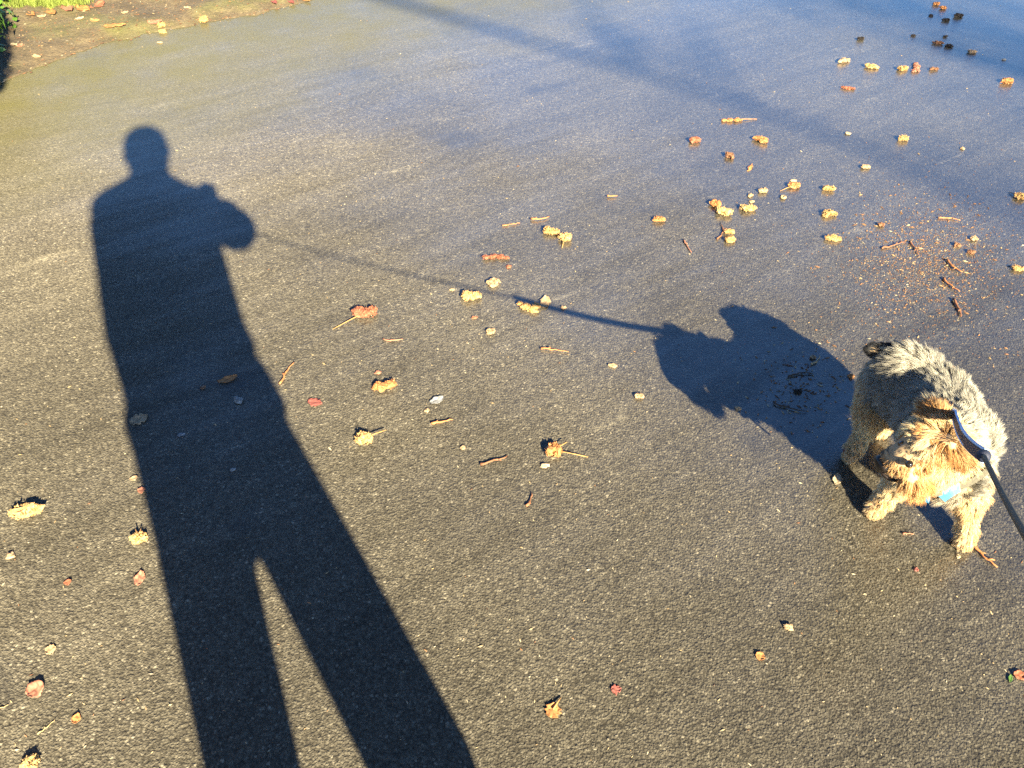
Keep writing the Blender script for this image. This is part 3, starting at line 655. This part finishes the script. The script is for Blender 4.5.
def chip_mesh(Lx, Wy, seed):
    r = random.Random(seed); bm = bmesh.new()
    v = bmesh.ops.create_icosphere(bm, subdivisions=2, radius=1)['verts']
    for q in v:
        q.co *= 1 + .75 * mnoise.noise(q.co * 1.5 + Vector((seed * 2.3, 1, 0))) + .35 * mnoise.noise(q.co * 3.7 + Vector((seed, 5, 0))); q.co = Vector((q.co.x * Lx / 2, q.co.y * Wy / 2, max(.0004, q.co.z * min(Lx, Wy) * .28 + min(Lx, Wy) * .16)))
    return bm_mesh(bm, 'chip')

GR = {'clump': 'seed clumps scattered on the wet asphalt', 'leaf': 'leaf scraps lying on the asphalt', 'twig': 'loose twigs lying on the asphalt', 'chip': 'small crumbs lying on the asphalt', 'catkin': 'fallen catkins on the asphalt'}
NM = {'clump': 'seed_clump', 'leaf': 'dead_leaf', 'lobed': 'dead_leaf', 'twig': 'twig', 'fork': 'twig', 'chip': 'crumb', 'stone': 'pebble', 'catkin': 'catkin'}
CT = {'clump': 'seed clump', 'leaf': 'leaf', 'lobed': 'leaf', 'twig': 'twig', 'fork': 'twig', 'chip': 'crumb', 'stone': 'pebble', 'catkin': 'catkin'}
seedn = [0]
def item(kind, col, px, py, ln, th, ang, label, stalk=None, z=0.0):
    seedn[0] += 1; sd_ = seedn[0]
    c, Lx, yaw = axis_on_ground(px, py, ln, ang, z); s = pxm(c); Wy = th / s
    if kind in ('clump', 'catkin'):
        Wy = th / s * 1.05; me = clump_mesh(Lx, Wy, Wy * (.62 if kind == 'clump' else .5), sd_, 1.0 if ln > 9 else .5); m = CM[col]
    elif kind in ('leaf', 'lobed'): me = leaf_mesh(Lx, Wy * 1.25, sd_, .75 if kind == 'leaf' else .35, kind == 'lobed'); m = CM[col]
    elif kind in ('twig', 'fork'): me = twig_mesh(Lx, max(.0010, th / s / 2 * .85), sd_, random.uniform(-.12, .12), kind == 'fork'); m = TWIGM[col]
    else: me = chip_mesh(Lx * .85, Wy * 1.0, sd_); m = CM[col]
    o = link(NM[kind], me, m, smooth=kind in ('stone', 'twig', 'fork', 'leaf', 'lobed'))
    o.location = (c.x, c.y, z); o.rotation_euler = (0, 0, yaw)
    tag(o, label, CT[kind], GR.get({'lobed': 'leaf', 'fork': 'twig', 'stone': 'chip'}.get(kind, kind)))
    if stalk:
        bm = bmesh.new(); loc = Matrix.Translation(-Vector(o.location)); rot = Matrix.Rotation(-yaw, 4, 'Z')
        for st in (stalk if isinstance(stalk[0], tuple) else [stalk]):
            e = at(st[0], st[1], st[2] if len(st) > 2 else .002); b0 = Vector((c.x, c.y, Wy * .25)); mdp = (e + b0) / 2 + Vector((0, 0, .001))
            tube(bm, [b0, mdp, e], [.0016, .0013, .001], 6)
        bm.transform(rot @ loc); link('stalk', bm_mesh(bm, 'stalk'), TWIGM['ochre'], o)
    return o

ITEMS = [
 # left of and inside the person's shadow
 ('clump', 'yellow', 27, 514, 38, 17, 14, 'largest pale ochre seed clump near the left edge of the picture'),
 ('chip', 'tan', 11, 556, 9, 8, 0, 'small tan crumb just below the largest clump at the left edge'),
 ('clump', 'yellow', 140, 540, 17, 13, 5, 'pale yellow seed clump with pronged shadow left of the long shadow', ((135, 528, .012), (141, 528, .012))),
 ('leaf', 'pink', 140, 579, 15, 9, 70, 'pinkish curled leaf scrap below the pronged yellow clump'),
 ('leaf', 'rust', 68, 583, 8, 5, 20, 'tiny rusty leaf scrap between the left edge and the pink curled leaf'),
 ('leaf', 'pink', 142, 491, 8, 6, 10, 'small pink leaf scrap touching the left leg of the long shadow'),
 ('lobed', 'tan', 51, 650, 11, 8, 15, 'small flat star shaped tan leaf scrap above the curled pink leaf'),
 ('leaf', 'pink', 36, 690, 20, 14, 35, 'larger curled pink leaf near the bottom left corner'),
 ('leaf', 'orange', 77, 719, 11, 7, 60, 'small upright orange leaf scrap casting a thin dark shadow'),
 ('clump', 'yellow', 32, 763, 28, 14, 25, 'ochre seed clump cut off by the bottom edge at left'),
 ('twig', 'pale', 47, 727, 24, 2.2, 38, 'pale thin twig left of the upright orange leaf scrap'),
 ('twig', 'pale', 3, 707, 12, 2, 15, 'short pale twig touching the left edge near the bottom'),
 ('lobed', 'tan', 139, 420, 19, 11, 20, 'torn tan leaf inside the left edge of the long shadow'),
 ('leaf', 'orange', 228, 380, 20, 7, 18, 'narrow red brown leaf lying across the middle of the long shadow'),
 ('chip', 'brown', 203, 388, 6, 5, 20, 'dark brown crumb left of the narrow leaf in the long shadow'),
 ('stone', 'grey', 239, 401, 10, 8, -20, 'pale grey pebble in the middle of the long shadow'),
 ('chip', 'white', 181, 435, 9, 4, 12, 'white sliver in the long shadow below the pebble'),
 ('chip', 'grey', 233, 470, 7, 4, 20, 'small grey chip low in the long shadow'),
 ('twig', 'orange', 287, 374, 27, 3, 55, 'orange twig crossing the right edge of the long shadow'),
 ('lobed', 'red', 315, 403, 14, 8, -15, 'crushed flat red leaf beside the right edge of the long shadow'),
 ('leaf', 'tan', 134, 479, 8, 5, 20, 'small tan scrap on the left edge of the long shadow'),
 # middle
 ('clump', 'rust', 366, 315, 25, 14, 0, 'rusty brown seed clump with a long stalk pointing down left', (333, 329)),
 ('twig', 'pink', 393, 340, 20, 2.4, 2, 'thin pink twig right of the rusty stalked clump'),
 ('clump', 'orange', 385, 388, 30, 12, 14, 'long orange brown seed clump in the middle left of the drive'),
 ('chip', 'pink', 378, 373, 7, 5, 0, 'small pinkish crumb just above the long orange clump'),
 ('leaf', 'white', 437, 401, 14, 7, 22, 'flat whitish translucent petal on the asphalt'),
 ('chip', 'tan', 427, 411, 6, 5, 0, 'small tan crumb just below the whitish petal'),
 ('twig', 'orange', 442, 423, 22, 3.6, 9, 'short thick orange twig below the whitish petal'),
 ('clump', 'yellow', 364, 441, 20, 15, 0, 'round bright yellow seed clump with one stalk pointing up right', (386, 430, .01)),
 ('chip', 'tan', 463, 448, 6, 5, 0, 'tan crumb left above the long slanting brown twig'),
 ('twig', 'brown', 494, 461, 28, 3.4, 18, 'slanting brown twig left of the orange stalked clump'),
 ('twig', 'brown', 529, 500, 15, 3, 68, 'short upright looking brown twig below the orange stalked clump'),
 ('clump', 'orange', 554, 453, 22, 15, -5, 'orange seed clump with two stalks near the picture centre', ((588, 457), (567, 442, .014))),
 ('chip', 'pale', 545, 466, 10, 6, 10, 'pale oval seed just below the orange two stalked clump'),
 ('twig', 'orange', 555, 351, 28, 3, -8, 'slim orange twig lying below the leash shadow'),
 ('catkin', 'rust', 497, 258, 29, 8, -3, 'dark red catkin left of the paired ochre clumps'),
 ('chip', 'rust', 509, 267, 7, 5, 0, 'small red crumb under the end of the dark red catkin'),
 ('clump', 'yellow', 470, 298, 20, 12, -5, 'bright yellow seed clump at the left end of the leash shadow'),
 ('clump', 'tan', 494, 284, 13, 9, 10, 'small tan seed clump above the left end of the leash shadow'),
 ('chip', 'tan', 452, 290, 6, 4, 0, 'tiny tan crumb left of the bright yellow clump'),
 ('clump', 'ochre', 529, 309, 29, 9, -8, 'long ochre seed clump lying along the leash shadow'),
 ('leaf', 'tan', 545, 303, 12, 8, 75, 'upright tan leaf scrap in the leash shadow'),
 ('chip', 'tan', 563, 308, 7, 5, 0, 'small tan crumb right of the upright scrap in the leash shadow'),
 ('clump', 'ochre', 550, 233, 17, 10, -12, 'left one of two touching ochre clumps in the upper middle'),
 ('clump', 'yellow', 565, 239, 13, 11, 0, 'right one of two touching ochre clumps with a thin stalk', (562, 248)),
 ('twig', 'orange', 540, 219, 19, 3, 5, 'orange splinter just above the two touching clumps'),
 ('twig', 'orange', 511, 225, 18, 2, 8, 'thin orange twig left of the two touching clumps'),
 ('twig', 'orange', 612, 197, 10, 3, 0, 'short orange splinter alone in the upper middle'),
 ('clump', 'orange', 659, 221, 11, 8, 0, 'single small orange clump between the paired clumps and the big cluster'),
 ('chip', 'tan', 613, 366, 10, 6, -5, 'tan crumb below the leash shadow near the dog shadow'),
 ('clump', 'tan', 639, 397, 9, 7, 0, 'small tan clump left of the dog shadow'),
 ('clump', 'tan', 491, 333, 9, 7, 0, 'small tan clump below the long clump of the leash shadow'),
 ('chip', 'rust', 474, 318, 7, 4, 0, 'small rusty crumb below the bright yellow clump'),
 ('chip', 'tan', 738, 409, 8, 6, 0, 'tan crumb at the lower edge of the dog shadow'),
 ('leaf', 'pale', 837, 480, 11, 6, 70, 'pale torn leaf scrap next to the dog shadow and raised hind paw'),
 # upper right
 ('catkin', 'orange', 733, 121, 24, 6, 3, 'long orange catkin with a thin tail in the upper right', (757, 119)),
 ('clump', 'rust', 695, 142, 12, 8, 0, 'red brown clump below the left end of the tailed catkin'),
 ('clump', 'brown', 729, 157, 12, 8, 0, 'brown round clump below the tailed catkin'),
 ('clump', 'orange', 761, 141, 15, 8, -10, 'orange clump right below the tailed catkin'),
 ('chip', 'orange', 750, 168, 8, 4, 60, 'orange splinter below the brown round clump'),
 ('clump', 'orange', 715, 205, 14, 9, -15, 'orange brown piece at the top of the big clump cluster'),
 ('clump', 'yellow', 724, 214, 20, 11, -10, 'large yellow clump of the cluster with a curved twig below'),
 ('clump', 'yellow', 748, 210, 17, 9, 5, 'yellow clump right of the large yellow one'),
 ('chip', 'tan', 750, 196, 5, 5, 60, 'tiny tan crumb upper one above the right yellow clump'),
 ('chip', 'tan', 751, 202, 6, 5, 0, 'tiny tan crumb lower one touching above the right yellow clump'),
 ('clump', 'tan', 763, 192, 9, 7, 10, 'small tan clump left of the stalked orange clump'),
 ('clump', 'orange', 794, 187, 13, 8, 0, 'orange clump with a stalk pointing left in the upper right', (780, 191)),
 ('chip', 'pale', 793, 181, 8, 4, 0, 'pale flake lying just behind the left stalked orange clump'),
 ('chip', 'tan', 783, 198, 7, 6, 0, 'tan crumb below the left stalked orange clump'),
 ('clump', 'ochre', 729, 233, 11, 7, 0, 'ochre clump, upper one of two below the big cluster'),
 ('clump', 'ochre', 730, 241, 12, 8, 10, 'ochre clump, lower one of two below the big cluster'),
 ('twig', 'brown', 719, 232, 16, 2.2, 80, 'curved brown twig hanging below the big clump cluster'),
 ('clump', 'ochre', 829, 190, 15, 8, -5, 'oval ochre clump, top of a column of three above the dog'),
 ('clump', 'ochre', 828, 215, 16, 9, 10, 'ochre clump, middle of a column of three above the dog'),
 ('clump', 'ochre', 832, 240, 19, 8, -8, 'long ochre clump, bottom of a column of three above the dog'),
 ('clump', 'yellow', 903, 140, 13, 8, 0, 'bright yellow clump alone on the blue sheen at right'),
 ('clump', 'tan', 865, 168, 11, 6, 0, 'tan clump lower left of the lone bright yellow clump'),
 ('catkin', 'rust', 848, 89, 15, 5, -3, 'short dark red catkin in the upper right'),
 ('clump', 'tan', 844, 62, 9, 7, 20, 'tan clump above the short dark red catkin'),
 ('clump', 'yellow', 871, 68, 14, 7, -5, 'flat yellow clump, left end of a row in the upper right'),
 ('clump', 'ochre', 902, 70, 12, 7, 5, 'ochre clump in the middle of the upper right row'),
 ('catkin', 'pink', 916, 69, 11, 6, 85, 'pinkish flake standing right of the middle clump of the row'),
 ('clump', 'brown', 933, 70, 9, 5, 5, 'brown clump, right end of the upper right row'),
 ('clump', 'brown', 938, 44, 12, 5, 0, 'flat brown clump left of the darker one at the upper right'),
 ('clump', 'dark', 949, 47, 8, 5, 0, 'shaded dark brown clump right of the flat brown one'),
 ('clump', 'tan', 972, 53, 9, 5, 0, 'tan clump alone right of the dark brown clumps'),
 ('clump', 'orange', 1007, 83, 12, 8, 0, 'round orange brown clump near the right edge at the top'),
 ('clump', 'orange', 936, 5, 9, 5, 0, 'orange clump at the top edge, left one of two'),
 ('clump', 'orange', 943, 9, 7, 5, 0, 'orange clump at the top edge, right one of two'),
 ('clump', 'dark', 958, 17, 9, 6, 0, 'blackest shaded lump near the top edge'),
 ('clump', 'dark', 946, 21, 8, 5, 0, 'shaded dark brown lump left below the blackest lump'),
 ('chip', 'dark', 931, 16, 5, 4, 0, 'tiny shaded dark crumb left of the blackest lump'),
 ('clump', 'dark', 860, 40, 9, 5, 0, 'shaded dark lump on its own above the tan and yellow row'),
 ('chip', 'dark', 913, 36, 5, 4, 0, 'tiny shaded dark crumb, left one above the flat brown clump'),
 ('chip', 'dark', 945, 37, 5, 4, 0, 'tiny shaded dark crumb, right one above the flat brown clump'),
 ('clump', 'ochre', 1019, 198, 11, 9, 0, 'ochre clump with a dark twig at the right edge', (1009, 192)),
 ('clump', 'ochre', 1018, 270, 13, 7, 0, 'ochre clump at the right edge beside the crumb patch'),
 ('chip', 'tan', 962, 149, 5, 4, 0, 'tiny tan crumb right of the lone bright yellow clump'),
 ('chip', 'pale', 848, 134, 7, 4, 0, 'pale crumb left of the lone bright yellow clump'),
 ('chip', 'white', 1004, 60, 5, 3, 0, 'tiny white chip above the round orange clump'),
 ('twig', 'brown', 893, 246, 24, 2.4, 15, 'long bowed brown twig in the crumb patch, left half'),
 ('twig', 'brown', 913, 249, 16, 2.4, -55, 'brown twig bent down in the crumb patch, right of the bowed one'),
 ('twig', 'orange', 954, 267, 20, 3.4, -40, 'thick slanting twig at the top right of the crumb patch'),
 ('twig', 'orange', 951, 286, 22, 3, -38, 'slanting orange twig, middle one at the right of the crumb patch'),
 ('twig', 'brown', 957, 309, 20, 3.2, -62, 'steep brown twig, lowest one below the crumb patch'),
 ('clump', 'brown', 957, 246, 8, 6, 0, 'brown clump in the left of a trio in the crumb patch'),
 ('clump', 'tan', 974, 240, 7, 6, 0, 'tan clump at the right top of a trio in the crumb patch'),
 ('clump', 'brown', 971, 253, 8, 6, 0, 'brown clump lowest of a trio in the crumb patch'),
 ('clump', 'brown', 881, 226, 7, 6, 0, 'small brown clump at the upper left of the crumb patch'),
 ('twig', 'orange', 949, 220, 22, 2.2, -6, 'thin orange twig along the far side of the crumb patch'),
 ('twig', 'pink', 687, 247, 15, 2, -58, 'thin pink twig left of the pair of ochre clumps'),
 # round the dog and the lower right
 ('clump', 'tan', 788, 628, 9, 7, 0, 'tan crumbly clump in the lower right, upper one'),
 ('leaf', 'orange', 760, 657, 10, 7, -30, 'small tan orange leaf in the lower right'),
 ('lobed', 'orange', 553, 711, 15, 12, 75, 'flat orange lobed leaf with a pale stalk near the bottom', (561, 697)),
 ('lobed', 'red', 616, 690, 10, 7, 5, 'tiny bright red leaf near the bottom centre'),
 ('leaf', 'rust', 1019, 676, 11, 8, 0, 'small rusty leaf cut off by the right edge'),
 ('leaf', 'green', 1010, 679, 7, 3, 80, 'tiny green leaf sliver beside the rusty leaf at the right edge'),
 ('fork', 'orange', 984, 557, 34, 4, -42, 'knobbly orange twig at the nearest front paw of the dog'),
 ('twig', 'pink', 908, 535, 11, 2.6, -3, 'short pale pink splinter between the two front paws'),
 ('chip', 'red', 916, 570, 6, 5, 0, 'tiny dark red crumb below the front paws'),
 ('chip', 'pale', 958, 557, 5, 4, 0, 'tiny pale crumb left of the knobbly twig'),
 ('twig', 'tan', 815, 361, 12, 2.4, 40, 'short tan splinter above the dog shadow'),
 ('clump', 'tan', 813, 358, 6, 5, 0, 'tan crumb beside the splinter above the dog shadow'),
 ('chip', 'orange', 851, 377, 8, 6, -15, 'small orange flake left of the dog rump'),
 ('twig', 'dark', 800, 376, 24, 3, 8, 'dark twig inside the dog shadow, upper one'),
 ('twig', 'dark', 790, 408, 34, 3, -15, 'dark twig inside the dog shadow, lower longer one'),
 ('clump', 'dark', 798, 392, 8, 6, 0, 'dark crumb between the two twigs in the dog shadow'),
 # along the verge
 ('clump', 'ochre', 162, 27, 7, 8, 0, 'ochre seed ball at the soil edge, upper one of a pair'),
 ('clump', 'ochre', 163, 33, 8, 6, 0, 'ochre seed ball at the soil edge, lower one of a pair'),
 ('clump', 'ochre', 204, 22, 9, 9, 0, 'single ochre seed ball on the soil edge right of the pair'),
 ('lobed', 'orange', 115, 26, 22, 8, 5, 'flat orange leaf lying on the soil verge'),
 ('chip', 'tan', 160, 43, 7, 3, 0, 'pale crumb on the green asphalt below the seed balls'),
]
TWIGM['tan'] = TWIGM['pale']
vz = lambda p: verge_z((p - E0).dot(edir), (p - E0).dot(enor) - edge_off((p - E0).dot(edir))) if (p - E0).dot(enor) - edge_off((p - E0).dot(edir)) > 0 else 0
def ground_z(px, py):
    z = 0.0
    for _ in range(6): z = .5 * z + .5 * max(0, vz(at(px, py, z)))
    return z
for it in ITEMS:
    z = ground_z(it[2], it[3])
    item(*it[:8], stalk=it[8] if len(it) > 8 else None, z=z)
# reddish stalks of leaves along the top of the verge, each a leaf of its own
for i, (px, py, c, ln) in enumerate([(50, 12, 'orange', 12), (66, 8, 'pink', 14), (83, 9, 'orange', 14), (98, 6, 'rust', 14), (30, 14, 'orange', 10), (42, 17, 'tan', 9), (80, 19, 'pale', 8), (95, 21, 'ochre', 9), (155, 23, 'pink', 14), (274, 2, 'red', 7), (291, 2, 'red', 7), (306, 0, 'orange', 8), (20, 46, 'pink', 7), (14, 45, 'pale', 7), (37, 57, 'tan', 8), (125, 13, 'tan', 7), (187, 8, 'pale', 6)]):
    item('leaf', c, px, py, ln, ln * .6, random.uniform(-40, 40), ['orange leaf on the verge right of the shrub', 'pink leaf at the top of the verge between two orange leaves', 'orange leaf at the top of the verge left of the rusty one', 'rusty leaf at the top of the verge, above the flat orange leaf', 'orange leaf closest to the shrub in the corner', 'tan leaf just below the orange leaf by the shrub', 'pale leaf sliver in the middle of the soil verge', 'ochre leaf left of the flat orange leaf', 'pink leaf left behind the pair of seed balls', 'red leaf at the top edge of the verge, left one of two', 'red leaf at the top edge of the verge, right one of two', 'orange leaf where the verge meets the top edge', 'pink leaf on the verge at the shaded left edge', 'pale leaf on the verge at the shaded left edge', 'tan leaf low on the verge near the left edge', 'small tan leaf above the flat orange leaf on the soil', 'tiny pale leaf on the soil above the single seed ball'][i], z=ground_z(px, py))

# countless crumbs
def crumbs(name, pts, sizes, cols, label, cat, seed, zf=None):
    r = np.random.default_rng(seed); V, F, C = [], [], []
    for (x, y, z), s, c in zip(pts, sizes, cols):
        k = len(V); a_ = r.uniform(0, 6.28); e = r.uniform(1.0, 3.0); ca_, sa_ = math.cos(a_), math.sin(a_)
        q = [(-s * e, 0, 0), (0, -s * .7, 0), (s * e, r.uniform(-.5, .5) * s, 0), (0, s * .7, 0), (r.uniform(-.5, .5) * s, 0, s * .9)]
        V += [(x + u * ca_ - v * sa_, y + u * sa_ + v * ca_, z + w) for u, v, w in q]; C += [c] * 5
        for f in ((0, 1, 4), (1, 2, 4), (2, 3, 4), (3, 0, 4)): F += [k + i for i in f]
    me = np_mesh(name, V, F, 3); ca2 = me.color_attributes.new('tint', 'FLOAT_COLOR', 'POINT')
    c4 = np.ones((len(V), 4), np.float32); c4[:, :3] = np.array(C); ca2.data.foreach_set('color', c4.ravel())
    o = link(name, me, CRUMB, smooth=False); return tag(o, label, cat, kind='stuff')
k = NT('crumb_mix'); ca = k.n('ShaderNodeAttribute', attribute_name='tint'); k.l(ca.outputs['Color'], k.b.inputs['Base Color']); k.b.inputs['Roughness'].default_value = .75; CRUMB = k.m
PAL = np.array([(.32, .23, .125), (.38, .30, .18), (.24, .125, .058), (.40, .35, .25), (.15, .075, .042), (.18, .16, .13)])
def pal(n, r, p): return PAL[r.choice(len(PAL), n, p=p)] * r.uniform(.7, 1.2, (n, 1))
r = np.random.default_rng(5); pts = []
while len(pts) < 1000:
    p = at(r.uniform(-60, 1084), 768 - (768 - (-10)) * r.random() ** .8)
    if (p - E0).dot(enor) < edge_off((p - E0).dot(edir)): pts.append((p.x, p.y, 0.0005))
n = len(pts); crumbs('fine_crumbs', pts, r.uniform(.0007, .0017, n) * np.where(r.random(n) < .08, 1.6, 1), pal(n, r, [.25, .25, .12, .3, .05, .03]), 'fine pale plant crumbs sprinkled all over the asphalt', 'crumbs', 1)
pts = []
for _ in range(4200):
    px, py = r.normal(925, 40), r.normal(258, 30)
    if r.random() < .25: px, py = r.normal(925, 75), r.normal(280, 60)
    p = at(px, py); pts.append((p.x, p.y, .0006))
n = len(pts); crumbs('plant_debris', pts, r.uniform(.0005, .0015, n) * np.where(r.random(n) < .08, 2.2, 1), pal(n, r, [.15, .04, .34, .02, .41, .04]), 'patch of brown plant debris above the dog at right', 'debris', 2)
pts = []
for _ in range(220):
    p = at(r.normal(800, 26), r.normal(385, 20)); pts.append((p.x, p.y, .0006))
n = len(pts); crumbs('plant_debris', pts, r.uniform(.0012, .003, n), pal(n, r, [.1, .05, .35, .1, .35, .05]), 'thin patch of dark debris inside the dog shadow', 'debris', 3)
pts = []
while len(pts) < 4200:
    u, d = r.uniform(-1.2, 3), abs(r.normal(0, .5)); off = edge_off(u); p = E0 + edir * u + enor * (d + off - .02); pts.append((p.x, p.y, max(.001, verge_z(u, max(0, d - .02)))))
n = len(pts); crumbs('leaf_litter', pts, r.uniform(.0012, .0042, n), pal(n, r, [.15, .05, .25, .03, .42, .10])*.75, 'brown leaf litter and crumbs covering the soil verge', 'litter', 4)
# moss and short grass at the back of the verge
pts, V, F = [], [], []
for _ in range(9000):
    px = r.normal(42, 20); py = 5 + 4 * mnoise.noise(Vector((px * .09, 2.2, 0))) - abs(r.normal(0, 9)) + 2.5 * r.random() ** 3
    if px > 95 + r.normal(0, 8): continue
    p = at(px, py, ground_z(px, py)); k0 = len(V); a_ = r.uniform(0, 6.28); hh = r.uniform(.012, .04); w = .0016
    l_ = Vector((r.normal(0, .5), r.normal(0, .5), 1)).normalized() * hh; s = Vector((math.cos(a_), math.sin(a_), 0)) * w
    V += [p - s, p + s, p + l_ * .6 + s * .7, p + l_]; F += [k0, k0 + 1, k0 + 2, k0, k0 + 2, k0 + 3]
o = link('grass', np_mesh('grass', V, F, 3), simple('mossy_grass', (.125, .165, .032), .7, .5, 30), smooth=False)
tag(o, 'yellow green mossy grass at the back of the soil verge', 'grass', kind='stuff')
